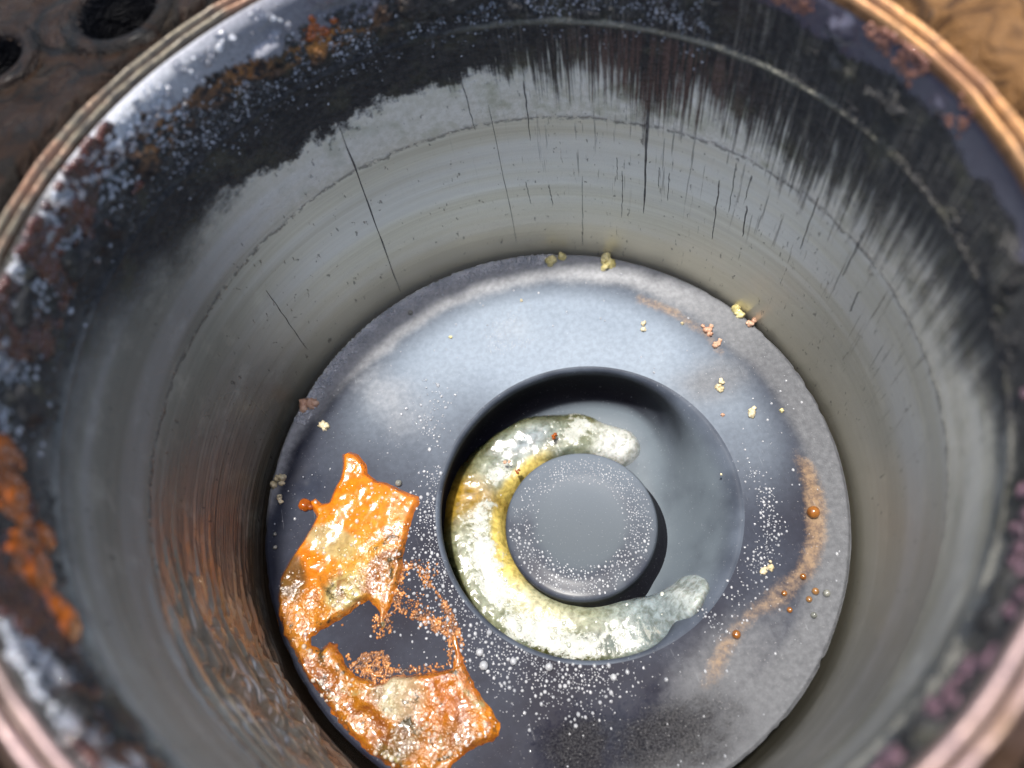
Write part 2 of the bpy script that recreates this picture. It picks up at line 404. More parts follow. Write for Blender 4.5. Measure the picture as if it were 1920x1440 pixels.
M_rust = simple('red_rust_crust', (.016, .007, .006), (.085, .022, .010), .25, 22, 1.0)
M_crust = simple('black_carbon_crust', (.012, .012, .012), (.05, .048, .045), .4, 22, .5)

# ------------------------------------------------------------------ engine block deck
block = thing('engine_block', 'dark rust brown oily engine block deck around the open cylinder', 'engine block', (0, 0, 0))
HOLES = [(-.756, 1.118, .112), (-1.09, 1.06, .088)]
def deck_attr(T, Rr):
    X, Y = Rr * np.cos(T), Rr * np.sin(T)
    tan = sm(62, 20, np.degrees(T) % 360) + sm(325, 350, np.degrees(T) % 360)
    return X, Y, np.clip(tan, 0, 1)
nT, radii = 720, np.r_[np.linspace(1.125, 1.75, 90), np.geomspace(1.77, 3.6, 40)]
th = np.arange(nT) * 2 * np.pi / nT
T, Rr = np.meshgrid(th, radii, indexing='ij')
X, Y, tanv = deck_attr(T, Rr); X = X - .02
Z = H - .045 + .10 * (fbm(X * 3.2 + 20, Y * 3.2 + 20, 1.5, 5) - .5) * sm(1.125, 1.3, Rr) - .05 * sm(1.2, 1.14, Rr)
Z = Z + .05 * sm(.60, .70, fbm(X * 1.7 + 40, Y * 1.7 + 31, 5, 3))
F = grid_faces(nT, len(radii), True)
V = np.stack([X, Y, Z], -1).reshape(-1, 3)
kill = np.zeros(X.size, bool)
for hx, hy, hr in HOLES: kill |= (np.hypot(X - hx, Y - hy) < hr).ravel()
F = F[~kill[F].all(1)]
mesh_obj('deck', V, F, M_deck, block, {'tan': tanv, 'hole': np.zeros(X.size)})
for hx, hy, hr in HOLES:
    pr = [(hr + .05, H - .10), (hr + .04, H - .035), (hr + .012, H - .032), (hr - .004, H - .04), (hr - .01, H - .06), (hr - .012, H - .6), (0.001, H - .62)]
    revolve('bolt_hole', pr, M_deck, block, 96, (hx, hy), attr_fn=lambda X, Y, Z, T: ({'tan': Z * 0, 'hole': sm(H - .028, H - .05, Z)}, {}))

# ------------------------------------------------------------------ cylinder liner
liner = thing('cylinder_liner', 'grey iron cylinder bore wall with black carbon drips and a rusty lip', 'cylinder liner')
OX, OY, RB = -.012, -.012, 1.025
A_t = [4.8, 13.9, 21.2, 26.3, 32.4, 37.3, 46.6, 52.8, 56.5, 62, 69.1, 76.8, 82.3, 88.7, 96.9, 107.1, 115.5, 123.4, 134.4, 143, 150.9, 164, 185, 230, 300, 333, 347, 356.8]
A_z = [.899, .859, .88, .80, .869, .876, .876, .816, .819, .925, .876, .933, .919, .908, .922, .891, .886, .917, .911, .906, .97, 1.06, 1.10, 1.12, 1.12, 1.04, .93, .893]
D_t = [1.5, 9.9, 20.8, 32.6, 38.6, 50, 70, 90, 96, 104.5, 118.8, 126.4, 132.7, 140.9, 150, 160, 170, 353.5]
D_z = [1.241, 1.263, 1.246, 1.238, 1.264, 1.29, 1.36, 1.32, 1.213, 1.213, 1.248, 1.248, 1.294, 1.259, 1.30, 1.33, 1.36, 1.263]
def wall_attr(X, Y, Z, T):
    d = np.degrees(T) % 360
    A = np.interp(d, A_t, A_z, period=360); D = np.interp(d, D_t, D_z, period=360)
    B = .725 + .03 * np.cos(np.radians(d - 340))
    c = lambda a, w: np.exp(-.5 * (((d - a + 180) % 360 - 180) / w) ** 2)
    st = np.clip(sm(84, 66, d) * 1.0 + sm(335, 355, d), 0, 1) * .85 + .12 * c(85, 12)
    left = np.clip(c(150, 28) + c(190, 30), 0, 1)
    film_left = left
    rust = np.clip(c(205, 17) * sm(.75, .35, Z) * 1.1 + .75 * c(176, 15) * sm(.62, .3, Z), 0, 1)
    return ({'dA': Z - A, 'dB': Z - B, 'dD': Z - D, 'streak': st, 'left': film_left, 'rust': rust, 'soot_shade': np.clip(sm(118, 150, d) * sm(345, 300, d) * (1 - .3 * c(215, 15)) + .5 * sm(300, 345, d) + .5 * sm(35, 5, d), 0, 1),  # last mask darkens the wall by angle as painted shade
             'orange': np.clip(c(104, 5) * sm(1.12, 1.2, Z) + c(131, 4) * sm(1.15, 1.25, Z) * .8 + c(118, 3) * sm(1.15, 1.22, Z) * .6, 0, 1),
             'redbrown': np.clip(c(55, 9) * sm(1.12, 1.02, Z) + .5 * c(48, 8) * sm(1.1, 1.0, Z), 0, 1),
             'ridge': np.clip(c(40, 14) + .8 * c(60, 8) + .5 * c(80, 6), 0, 1),
             'film': np.clip(sm(88, 98, d) * sm(154, 142, d) + sm(52, 42, d) + sm(330, 345, d), 0, 1)}, {})
def wall_wob(T, Rr, Z):
    x, y = np.cos(T), np.sin(T)
    dr = .006 * (fbm(x * 6 + 9, y * 6 + 9, Z * 8 + 3, 4) - .5) * sm(.7, .95, Z) - .008 * np.exp(-.5 * ((Z - 1.086) / .006) ** 2)
    dr = dr - .02 * sm(.55, .72, fbm(x * 11 + 9, y * 11 + 9, Z * 10 + 3, 4)) * sm(1.08, 1.15, Z) * sm(1.35, 1.3, Z)
    d = np.degrees(T) % 360; k = np.exp(-.5 * (((d - 207) / 13) ** 2)) * sm(.85, .5, Z) * sm(-.1, .1, Z)
    w = (Z / .055 + 1.3 * fbm(x * 3 + 5, y * 3 + 5, Z * 5, 3)) % 1.0
    dr = dr - .026 * k * sm(.0, .75, w) * sm(1.0, .93, w) * sm(.3, .6, fbm(x * 14, y * 14, Z * 26, 3))  # wear ridges sharpened into ledges that catch the sun
    return dr, 0
zs = np.r_[np.linspace(-.55, 0, 8), np.linspace(.012, 1.32, 250)]
prof = [(RB, z) for z in zs] + [(RB + .004, 1.332), (RB + .012, 1.345), (RB + .02, 1.35)]
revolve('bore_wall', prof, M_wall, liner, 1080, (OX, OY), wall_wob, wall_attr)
def lip_attr(X, Y, Z, T):
    d = np.degrees(T) % 360
    return {'tan': np.clip(sm(60, 30, d) + sm(270, 330, d) * .7, 0, 1), 'groove': sm(H - .002, H - .014, Z), 'pink': sm(195, 215, d) * sm(335, 320, d)}, {}
LC = (OX - .012, OY + .006)
def lip_wob(T, Rr, Z):
    x, y = np.cos(T), np.sin(T)
    k = fbm(x * 5 + 3, y * 5 + 3, Rr * 20, 4) - .5
    return .010 * k * sm(1.02, 1.03, Rr), .010 * (fbm(x * 14 + 3, y * 14 + 3, Rr * 30, 3) - .5)
revolve('liner_lip', [(RB + .01, 1.335), (RB + .013, H - .012), (RB + .017, H), (RB + .022, H + .004), (RB + .028, H), (RB + .032, H - .014), (RB + .038, H - .02),
                      (RB + .044, H - .014), (RB + .048, H + .002), (RB + .054, H + .006), (RB + .060, H + .002), (RB + .066, H - .02), (RB + .075, H - .06), (RB + .12, H - .08)],
        M_lip, liner, 720, LC, lip_wob, lip_attr)
# score marks: shallow dark grooves drawn down the bore, each a thin raised-edge strip
def score(t0, z0, t1, z1, w0, w1, n=40):
    s = np.linspace(0, 1, n); t = np.radians(t0 + (t1 - t0) * s + .25 * (vnoise(s * 9 + t0, 3.3) - .5)); z = z0 + (z1 - z0) * s
    w = .72 * (w0 + (w1 - w0) * s) * (.5 + vnoise(s * 22, t0)) * np.minimum(1, 8 * (1 - s) + .15) * np.minimum(1, 8 * s + .2)
    V, Fc = [], []
    for i in range(n):
        for k, (f, r) in enumerate(((-1, RB - .0005), (-.4, RB - .0025), (.4, RB - .0025), (1, RB - .0005))):
            a = t[i] + f * w[i] / RB; V.append((OX + r * math.cos(a), OY + r * math.sin(a), z[i]))
        if i:
            for k in range(3): q = (i - 1) * 4 + k; Fc.append((q, q + 1, q + 5, q + 4))
    return mesh_obj('score_mark', V, Fc, M_score, liner)
for a in [(107.3, .89, 109.3, .02, .0035, .0028), (133.1, .53, 133.5, .13, .0015, .0012), (54.2, .80, 54.0, .30, .007, .003), (81.8, .80, 81.3, .07, .0012, .0010),
          (66.2, .45, 67, .04, .001, .001), (85.5, .90, 85.0, .70, .0022, .001), (75.3, .88, 75.4, .62, .003, .0012),
          (77.5, .42, 77, .3, .002, .001), (73, .40, 72.6, .28, .002, .001), (40, .6, 39.4, .30, .003, .001), (58.5, .5, 58.4, .25, .0012, .001), (34, .55, 33.5, .4, .003, .002)]:
    score(*a)
for k in range(8):
    t0 = rng.uniform(2, 72); z0 = rng.uniform(.45, .85); score(t0, z0, t0 + rng.uniform(-.4, .2), z0 - rng.uniform(.05, .3), rng.uniform(.0006, .0018), .0005, 14)

# ------------------------------------------------------------------ piston
piston = thing('piston', 'dark wet piston crown with a round off centre bowl at the bottom of the bore', 'piston')
BC, BR = (.124, -.067), .51
OCHRE = [(.85, -.084), (.864, -.186), (.825, -.326), (.762, -.436), (.645, -.51), (.505, -.558), (.389, -.643), (.311, -.72)]
OCHRE2 = [(.537, .655), (.65, .55), (.72, .44), (.745, .36)]
def crown_attr(X, Y, Z):
    r = np.hypot(X, Y); d = np.degrees(np.arctan2(Y, X)) % 360
    n = fbm(X * 3 + 9, Y * 3 + 9, .5, 4) - .5
    lim = np.interp(d, [0, 40, 75, 120, 150, 175, 215, 260, 300, 340], [.88, .84, .86, .86, .92, 1.02, 1.1, .90, .82, .89], period=360)
    ash = sm(-.06, .08, r - lim + .12 * n)
    ash = np.maximum(ash, .35 * gauss(X, Y, .02, .66, .11, .05, .3)); ash = np.maximum(ash, .5 * gauss(X, Y, -.47, .52, .10, .2, .6))
    ash = np.maximum(ash, .8 * gauss(X, Y, .68, .25, .12, .08)); ash = np.maximum(ash, .9 * gauss(X, Y, .38, -.70, .22, .10, .5))
    d1, a1 = seg_dist(X, Y, catmull(OCHRE, 6, False)); d2, _ = seg_dist(X, Y, OCHRE2)
    och = np.maximum(np.interp(a1, [0, .1, .3, .5, .75, .9, 1], [.5, .95, 1, .8, .6, .75, .4]) * np.exp(-(d1 / .044) ** 2), .7 * np.exp(-(d2 / .03) ** 2))
    pitch = np.maximum(gauss(X, Y, .17, -.83, .20, .09, .0), gauss(X, Y, -.10, -.80, .10, .08))
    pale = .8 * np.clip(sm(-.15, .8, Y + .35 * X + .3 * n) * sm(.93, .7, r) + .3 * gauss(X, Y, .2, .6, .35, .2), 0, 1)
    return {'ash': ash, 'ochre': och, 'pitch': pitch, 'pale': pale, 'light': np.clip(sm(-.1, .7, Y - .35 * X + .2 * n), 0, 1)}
nT, nR = 900, 150
th = np.arange(nT) * 2 * np.pi / nT; s = np.linspace(0, 1, nR)
T, Q = np.meshgrid(th, s, indexing='ij')
ex = .998 + .006 * (fbm(np.cos(T) * 9 + 5, np.sin(T) * 9 + 5, 2.2, 4) - .5) - .008 * sm(.55, .8, fbm(np.cos(T) * 22 + 5, np.sin(T) * 22 + 5, 8.2, 4))
ix, iy = BC[0] + (BR + .012) * np.cos(T), BC[1] + (BR + .012) * np.sin(T)
X = ix + (ex * np.cos(T) - ix) * Q; Y = iy + (ex * np.sin(T) - iy) * Q
r = np.hypot(X, Y)
Z = .0035 * (fbm(X * 30 + 50, Y * 30 + 50, 1, 4) - .5) * sm(.75, .95, r) + .004 * (fbm(X * 2.4 + 3, Y * 2.4 + 3, 4, 2) - .5)
Z = Z - .018 * gauss(X, Y, -.82, .271, .028) - .012 * gauss(X, Y, .18, -.711, .022)
Z = Z + .03 * np.maximum(0, fbm(X * 22 + 4, Y * 22 + 4, 7, 4) - .42) * crown_attr(X, Y, 0)['pitch'] * sm(0, .1, Q)
Z = Z - .012 * sm(.985, 1.0, r) * (Q > .5)
Z = np.where(Q < .001, -.0005, Z)
at = crown_attr(X, Y, Z)
V = np.stack([X, Y, Z], -1).reshape(-1, 3); F = grid_faces(nT, nR, True)
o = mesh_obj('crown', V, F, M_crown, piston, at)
revolve('top_land', [(.996, -.0135), (.993, -.03), (.992, -.16), (.97, -.165), (.97, -.2), (.992, -.205), (.992, -.5)], M_dark, piston, 240)
# bowl: rounded lip, wall undercut to deepen its dark crescent, curved floor
bp = [(BR + .0125, -.0008), (BR + .006, -.0015), (BR + .001, -.005), (BR - .003, -.012), (BR - .004, -.03), (BR + .004, -.06), (BR + .014, -.10), (BR + .02, -.15), (BR + .012, -.20), (BR - .015, -.24),
      (BR - .06, -.268), (BR - .11, -.28), (BR - .17, -.284), (BR - .23, -.285), (BR - .30, -.285)]
bp = catmull(bp, 3, False) + [bp[-1]]
def bowl_open(T):
    d = np.degrees(T) % 360; return sm(58, 2, (d + 180) % 360 - 180) * sm(-85, -55, (d + 180) % 360 - 180)
def bowl_wob(T, Rr, Z):
    op = bowl_open(T); m = Rr.shape[1]; i0 = 2; i1 = m - 3
    u = np.clip((np.arange(m) - i0) / (i1 - i0), 0, 1)[None, :]
    r0 = Rr[:, i0:i0 + 1]; rt = r0 - (r0 - Rr[:, i1:i1 + 1]) * u; zt = -.003 + (Z[:, i1:i1 + 1] + .003) * (u * u * (3 - 2 * u)) ** .9
    w = op * (np.arange(m) >= i0) * (np.arange(m) <= i1)
    return (rt - Rr) * w, (zt - Z) * w
def bowl_attr(X, Y, Z, T):
    r = np.hypot(X - BC[0], Y - BC[1])
    return {'floor': np.maximum(sm(-.17, -.255, Z), bowl_open(T) * sm(.0, -.07, Z)), 'wall_shade': sm(-.02, -.07, Z) * sm(-.262, -.235, Z) * (1 - bowl_open(T)) ** 2.5 * np.clip(sm(-5, 25, (np.degrees(T) + 180) % 360 - 180) + sm(-135, -160, (np.degrees(T) + 180) % 360 - 180), 0, 1)}, {}
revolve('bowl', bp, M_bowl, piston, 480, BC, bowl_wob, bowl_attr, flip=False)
PC, PR, PZ = (.092, -.094), .27, -.13
pp = [(.001, PZ - .004), (.06, PZ - .004), (.12, PZ - .003), (.16, PZ - .001), (.19, PZ + .001), (.22, PZ), (PR - .012, PZ - .0015), (PR - .004, PZ - .007), (PR, PZ - .02), (PR - .002, PZ - .05), (PR - .003, PZ - .09), (PR + .008, PZ - .13), (PR + .024, PZ - .16)]
pp = catmull(pp, 3, False) + [pp[-1]]
def pip_wob(T, Rr, Z):
    k = sm(PZ - .02, PZ - .12, Z); w = np.clip(np.cos(T - math.radians(-48)), 0, 1)
    return .030 * k * w, 0  # flare widens the darkened wall into the shadow crescent
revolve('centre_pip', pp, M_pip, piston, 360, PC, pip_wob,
        lambda X, Y, Z, T: ({'mid': sm(.19, .14, np.hypot(X - PC[0], Y - PC[1])), 'hi': sm(-.1, .3, (Y - PC[1]) + .35 * (X - PC[0])), 'wall_shade': sm(PZ - .012, PZ - .03, Z)}, {}))

# ------------------------------------------------------------------ milky coolant in the bowl
FL = catmull([(.315, .200), (.24, .245), (.175, .272), (.034, .294), (-.122, .249), (-.240, .162), (-.294, .038), (-.306, -.102), (-.268, -.230), (-.186, -.348), (-.075, -.432), (.063, -.476), (.20, -.475), (.31, -.450), (.385, -.405)], 5, False)
def fluid_fn(X, Y):
    d, a = seg_dist(X, Y, FL)
    w = np.interp(a, [0, .05, .3, .6, .85, 1], [.080, .088, .130, .146, .122, .064])
    w = w + .026 * (fbm(X * 10 + 3, Y * 10 + 3, 2, 4) - .5)
    sd = w - d
    q = np.clip(sd / w, 0, 1)
    h = np.clip(1 - (1 - np.clip(q * 1.05, 0, 1)) ** 5.0, 0, 1) ** .9
    top = np.interp(a, [0, .1, .5, .9, 1], [.060, .085, .125, .12, .06])
    rbw = np.hypot(X - BC[0], Y - BC[1]); u = np.clip((.522 - rbw) / .242, 0, 1)
    slope = .284 * (1 - (u * u * (3 - 2 * u)) ** .9) * bowl_open(np.arctan2(Y - BC[1], X - BC[0]) % (2 * np.pi)) * sm(.55, .95, a)
    Z = -.288 + top * h + np.where(sd < 0, sd * 3, 0) + slope
    Z = Z + (.034 * (fbm(X * 8 + 7, Y * 8 + 7, 3, 3) - .5) + .005 * (fbm(X * 30 + 7, Y * 30 + 7, 3, 3) - .5)) * sm(0, .03, sd)
    return Z, sd
def fluid_attr(X, Y, Z, sd):
    d, a = seg_dist(X, Y, FL)
    rb = np.hypot(X - PC[0], Y - PC[1]); off = (rb - .385) / .11          # -1 inner ... +1 outer
    W = np.array
    milk, olive, dark, yel, grey, ochre = W([.22, .24, .17]), W([.085, .085, .03]), W([.025, .03, .012]), W([.60, .47, .13]), W([.18, .22, .26]), W([.28, .17, .02])
    n = fbm(X * 9 + 1, Y * 9 + 1, 9, 4)
    C = np.broadcast_to(milk, X.shape + (3,)).copy()
    def bl(m, col):
        nonlocal C; C = C * (1 - m[..., None]) + col * m[..., None]
    pn = fbm(X * 6 + 31, Y * 6 + 31, 2, 3); bl(.8 * sm(.52, .62, pn), W([.10, .12, .10])); bl(sm(.25, .8, off + (n - .5)), olive); bl(sm(.55, .95, off + .8 * (n - .5)) * sm(.12, .22, a) * sm(.9, .7, a), dark)
    inner = sm(-.35, -.6, off + .4 * (n - .5)) * sm(.18, .26, a) * sm(.66, .56, a); bl(inner, yel)
    bl(.9 * gauss(a, off, .385, .2, .025, .9) * sm(.3, .5, n), ochre)
    bl(.8 * gauss(a, off, .40, .8, .03, .5), ochre)
    bl(.85 * gauss(a, off, .24, .1, .045, .35), grey); bl(sm(.11, .03, a) * .8, W([.50, .52, .52])); bl(sm(.76, .90, a) * .85, W([.22, .27, .30])); bl(.8 * gauss(a, off, .975, .5, .02, .6), W([.55, .60, .58]))  # end tints; the last paints a highlight on the lower tip
    bl(.8 * gauss(a, off, .66, -.5, .05, .3), W([.62, .58, .36]))
    fr = np.clip(gauss(a, off, .13, -.05, .055, .45) * 1.1 + gauss(a, off, .32, -.1, .03, .3) * .7 + gauss(a, off, .50, -.15, .09, .42) * 1.05 + gauss(a, off, .70, .1, .07, .45) * .9 + .45 * gauss(a, off, .82, .2, .08, .4) + .9 * gauss(a, off, .035, .0, .014, .3), 0, 1.1)
    return {'froth': fr, 'soot_shade': np.clip(sm(.1, .6, off) * sm(.15, .25, a) * sm(.5, .4, a), 0, 1)}, {'tint': C}
puddle = heightfield('coolant_puddle', -.46, .48, -.62, .40, .0042, fluid_fn, M_fluid, None, fluid_attr, cut=-.03)
tag(puddle, 'milky green white crescent of frothy coolant pooled round the centre of the piston bowl', 'coolant puddle')

# ------------------------------------------------------------------ orange sludge on the crown
SL = [(-0.647, 0.351), (-0.617, 0.326), (-0.592, 0.281), (-0.593, 0.246), (-0.569, 0.208), (-0.533, 0.192), (-0.499, 0.164), (-0.465, 0.134), (-0.43, 0.113), (-0.43, 0.085), (-0.454, 0.056), (-0.482, 0.005), (-0.506, -0.046), (-0.523, -0.089), (-0.523, -0.121), (-0.544, -0.157), (-0.569, -0.196), (-0.59, -0.244), (-0.612, -0.26), (-0.619, -0.272), (-0.616, -0.300), (-0.634, -0.309), (-0.645, -0.284), (-0.634, -0.26), (-0.646, -0.221), (-0.661, -0.199), (-0.695, -0.208), (-0.729, -0.226), (-0.757, -0.237), (-0.795, -0.245), (-0.833, -0.256), (-0.862, -0.271), (-0.868, -0.292), (-0.839, -0.311), (-0.81, -0.293), (-0.785, -0.308), (-0.776, -0.344), (-0.76, -0.382), (-0.739, -0.421), (-0.698, -0.439), (-0.675, -0.461), (-0.648, -0.46), (-0.62, -0.445), (-0.578, -0.456), (-0.526, -0.462), (-0.475, -0.47), (-0.432, -0.472), (-0.418, -0.435), (-0.415, -0.377), (-0.393, -0.373), (-0.390, -0.424), (-0.383, -0.485), (-0.368, -0.537), (-0.353, -0.589), (-0.329, -0.634), (-0.315, -0.668), (-0.323, -0.705), (-0.348, -0.717), (-0.39, -0.719), (-0.442, -0.729), (-0.48, -0.75), (-0.522, -0.799), (-0.584, -0.78), (-0.688, -0.702), (-0.731, -0.655), (-0.774, -0.604), (-0.824, -0.53), (-0.858, -0.457), (-0.899, -0.389), (-0.929, -0.306), (-0.957, -0.238), (-0.968, -0.165), (-0.965, -0.093), (-0.947, -0.043), (-0.913, 0.005), (-0.87, 0.051), (-0.827, 0.098), (-0.803, 0.135), (-0.818, 0.175), (-0.819, 0.199), (-0.794, 0.205), (-0.774, 0.179), (-0.749, 0.176), (-0.724, 0.22), (-0.7, 0.255), (-0.683, 0.302), (-0.678, 0.343)]
def sludge_fn(X, Y):
    sd = poly_sd(X, Y, SL) + .010 * (fbm(X * 20 + 7, Y * 20 + 7, 2, 3) - .5) + .012 * (fbm(X * 60 + 7, Y * 60 + 7, 2, 2) - .5) * sm(.1, -.3, Y)
    k = sm(0, .022, sd)
    Z = -.004 + .018 * np.sqrt(k + 1e-9) + np.where(sd < 0, sd * 1.0, 0)
    low = sm(.0, -.12, Y)
    Z = Z + k * (.030 * (fbm(X * 8 + 2, Y * 8 + 2, 1, 3) - .45) + (.012 + .016 * low) * (fbm(X * 22, Y * 22, 6, 3) - .45))
    # swollen blobs, folds
    for bx, by, br, bh in ((-.731, -.152, .055, .012), (-.86, -.02, .05, .016), (-.60, -.52, .06, .012), (-.55, .12, .07, .008), (-.75, -.50, .05, .014), (-.65, .31, .03, .010)):
        Z = Z + bh * gauss(X, Y, bx, by, br) * k
    return Z, sd
def sludge_attr(X, Y, Z, sd):
    W = np.array; C = np.broadcast_to(W([.52, .155, .005]), X.shape + (3,)).copy()
    def bl(m, col):
        nonlocal C; m = np.clip(m, 0, 1); C = C * (1 - m[..., None]) + W(col) * m[..., None]
    n = fbm(X * 7 + 3, Y * 7 + 3, 4, 4) - .5
    bl(.5 * gauss(X, Y, -.50, .06, .07) , (.55, .22, .05)); bl(sm(.0, -.14, Y + .2 * n) * .8, (.36, .15, .018))
    bl(sm(-.22, -.36, Y + .3 * n), (.36, .145, .008)); bl(sm(-.40, -.5, Y + .3 * n) * .5, (.20, .065, .005))
    bl(.95 * sm(.35, .75, gauss(X, Y, -.725, -.155, .06, .045, .5) + .5 * n), (.36, .34, .17)); bl(.8 * sm(.35, .7, gauss(X, Y, -.75, .03, .08, .04, -.6) + .6 * n), (.30, .29, .16))
    bl(.95 * sm(.35, .7, gauss(X, Y, -.61, -.52, .07, .05, -.3) + .6 * n), (.34, .33, .23)); bl(.6 * gauss(X, Y, -.66, -.08, .08), (.38, .27, .05))
    bl(.85 * sm(.4, .8, gauss(X, Y, -.915, -.05, .05, .08) + .6 * n), (.06, .045, .015)); bl(.8 * sm(.4, .8, gauss(X, Y, -.64, -.66, .09, .05, .4) + .6 * n), (.07, .055, .02))
    bl(.75 * sm(.022, .0, sd), (.30, .075, .004)); bl(.7 * sm(.3, .7, gauss(X, Y, -.84, -.40, .05, .1, .4) + .8 * n), (.16, .045, .008)); bl(.6 * sm(.4, .8, gauss(X, Y, -.43, -.67, .09, .04) + .6 * n), (.09, .065, .03)); bl(gauss(X, Y, -.345, -.66, .035), (.52, .19, .008)); bl(.7 * gauss(X, Y, -.48, -.56, .08), (.34, .10, .008))
    return {'dirty': np.clip(sm(.02, -.10, Y + .2 * n), 0, 1)}, {'tint': C}
sl = heightfield('orange_sludge', -1.0, -.29, -.82, .37, .0036, sludge_fn, M_sludge, None, sludge_attr, cut=-.012, mask=lambda X, Y: np.hypot(X, Y) < .999)
tag(sl, 'wet bright orange rust sludge patch with a black bare gap spread on the piston crown', 'rust sludge')

# ------------------------------------------------------------------ drops, beads, crumbs
def dome(n=8, m=3, full=False):
    v, f = [], []
    top = math.pi if full else math.pi / 2 + .25
    for i in range(1, m + 1):
        a = top * i / (m + (1 if full else 0))
        for j in range(n): b = 2 * math.pi * j / n; v.append((math.sin(a) * math.cos(b), math.sin(a) * math.sin(b), math.cos(a)))
    v.insert(0, (0, 0, 1))
    for j in range(n): f.append((0, 1 + j, 1 + (j + 1) % n, 1 + (j + 1) % n))
    for i in range(m - 1):
        for j in range(n): a = 1 + i * n; f.append((a + j, a + n + j, a + n + (j + 1) % n, a + (j + 1) % n))
    return np.array(v), f
def frames(Nv):
    Nv = Nv / np.linalg.norm(Nv, axis=1, keepdims=True)
    a = np.where(np.abs(Nv[:, 2:3]) < .9, np.array([[0, 0, 1.]]), np.array([[1., 0, 0]]))
    U = np.cross(a, Nv); U /= np.linalg.norm(U, axis=1, keepdims=True); Wv = np.cross(Nv, U)
    return U, Wv, Nv
def beads(name, P, Rd, Nv, mat, label, cat, flat=.8, parent=None, n=8, m=3):
    """many tiny beads nobody could count: one mesh"""
    dv, df = dome(n, m); P, Rd, Nv = np.asarray(P, float), np.asarray(Rd, float), np.asarray(Nv, float)
    U, Wv, Nn = frames(Nv); k = len(P)
    el = 1 + .6 * (rng.random((k, 1, 1)) - .35)
    V = (P[:, None] + Rd[:, None, None] * (dv[None, :, 0:1] * U[:, None] * el + dv[None, :, 1:2] * Wv[:, None] + flat * dv[None, :, 2:3] * Nn[:, None])).reshape(-1, 3)
    tris = [f[:3] for f in df if f[2] == f[3]]; quads = [f for f in df if f[2] != f[3]]
    base = (np.arange(k) * len(dv))[:, None, None]
    Fc = (base + np.array(tris)[None]).reshape(-1, 3).tolist() + (base + np.array(quads)[None]).reshape(-1, 4).tolist()
    o = mesh_obj(name, V, Fc, mat, parent)
    if parent is None: tag(o, label, cat, kind='stuff')
    else: o['kind'] = 'stuff'
    return o
def crown_z(x, y): return np.zeros_like(x) + .001
def scatter(centers, n, rmin, rmax, power=2.5):
    """centers: (x, y, sigma_u, sigma_v, rot, weight)"""
    w = np.array([c[5] for c in centers]); w = w / w.sum(); idx = rng.choice(len(centers), n, p=w)
    C = np.array([c[:5] for c in centers])[idx]
    a, b = rng.normal(size=n), rng.normal(size=n)
    u, v = a * C[:, 2], b * C[:, 3]; c, s_ = np.cos(C[:, 4]), np.sin(C[:, 4])
    return C[:, 0] + u * c - v * s_, C[:, 1] + u * s_ + v * c, rmin + (rmax - rmin) * rng.random(n) ** power
Zup = lambda k: np.tile([0., 0, 1], (k, 1))
SLa = SL
# beads along the left lip of the bowl, in an annulus, dense between sludge and bowl
def ring_pts(n, a0, a1, r0, sr, c=BC):
    a = np.radians(rng.uniform(a0, a1, n)); r = r0 + np.abs(rng.normal(size=n)) * sr
    return c[0] + r * np.cos(a), c[1] + r * np.sin(a)
def thin(x, y, r, f=1.15):
    keep = []; g = {}
    for i in range(len(x)):
        k = (int(x[i] / .03), int(y[i] / .03)); ok = True
        for dx in (-1, 0, 1):
            for dy in (-1, 0, 1):
                for j in g.get((k[0] + dx, k[1] + dy), ()):
                    if (x[i] - x[j]) ** 2 + (y[i] - y[j]) ** 2 < (f * (r[i] + r[j])) ** 2: ok = False
        if ok: g.setdefault(k, []).append(i); keep.append(i)
    return np.array(keep, int)
x1, y1 = ring_pts(1500, 160, 262, BR + .012, .075)
x2, y2 = ring_pts(300, 150, 200, BR + .012, .03)
x3, y3, _ = scatter([(-.35, .36, .02, .05, .3, 1), (-.30, .46, .03, .05, 0, .6), (-.05, -.62, .10, .03, .0, 1.2), (-.2, -.54, .08, .03, -.5, 1.2), (.10, -.66, .05, .03, 0, .3)], 330, .002, .005)
x = np.r_[x1, x2, x3]; y = np.r_[y1, y2, y3]; rr = .0018 + .0056 * rng.random(len(x)) ** 2.4
ok = (np.hypot(x - BC[0], y - BC[1]) > BR + .012) & (poly_sd(x, y, SL) < .004) & (np.hypot(x, y) < .98)
x, y, rr = x[ok], y[ok], rr[ok]; k = thin(x, y, rr); x, y, rr = x[k], y[k], rr[k]
beads('condensation_beads', np.c_[x, y, crown_z(x, y)], rr, Zup(len(x)), M_drop, 'fine white water beads strewn on the crown between orange sludge and bowl rim', 'water beads')
# right side beads
x, y, rr = scatter([(.695, -.16, .02, .05, .15, 1), (.69, -.26, .018, .05, -.1, 1.6), (.63, -.37, .025, .05, -.8, 1.6), (.57, -.44, .03, .05, -.9, .8), (.50, -.50, .03, .03, 0, .3), (.40, -.55, .012, .04, .3, .6)], 420, .0015, .0052, 2)
k = thin(x, y, rr, 1.05); beads('fine_beads', np.c_[x, y, crown_z(x, y)][k], rr[k], Zup(len(k)), M_drop, 'fine band of water beads on the crown right of the bowl', 'water beads')
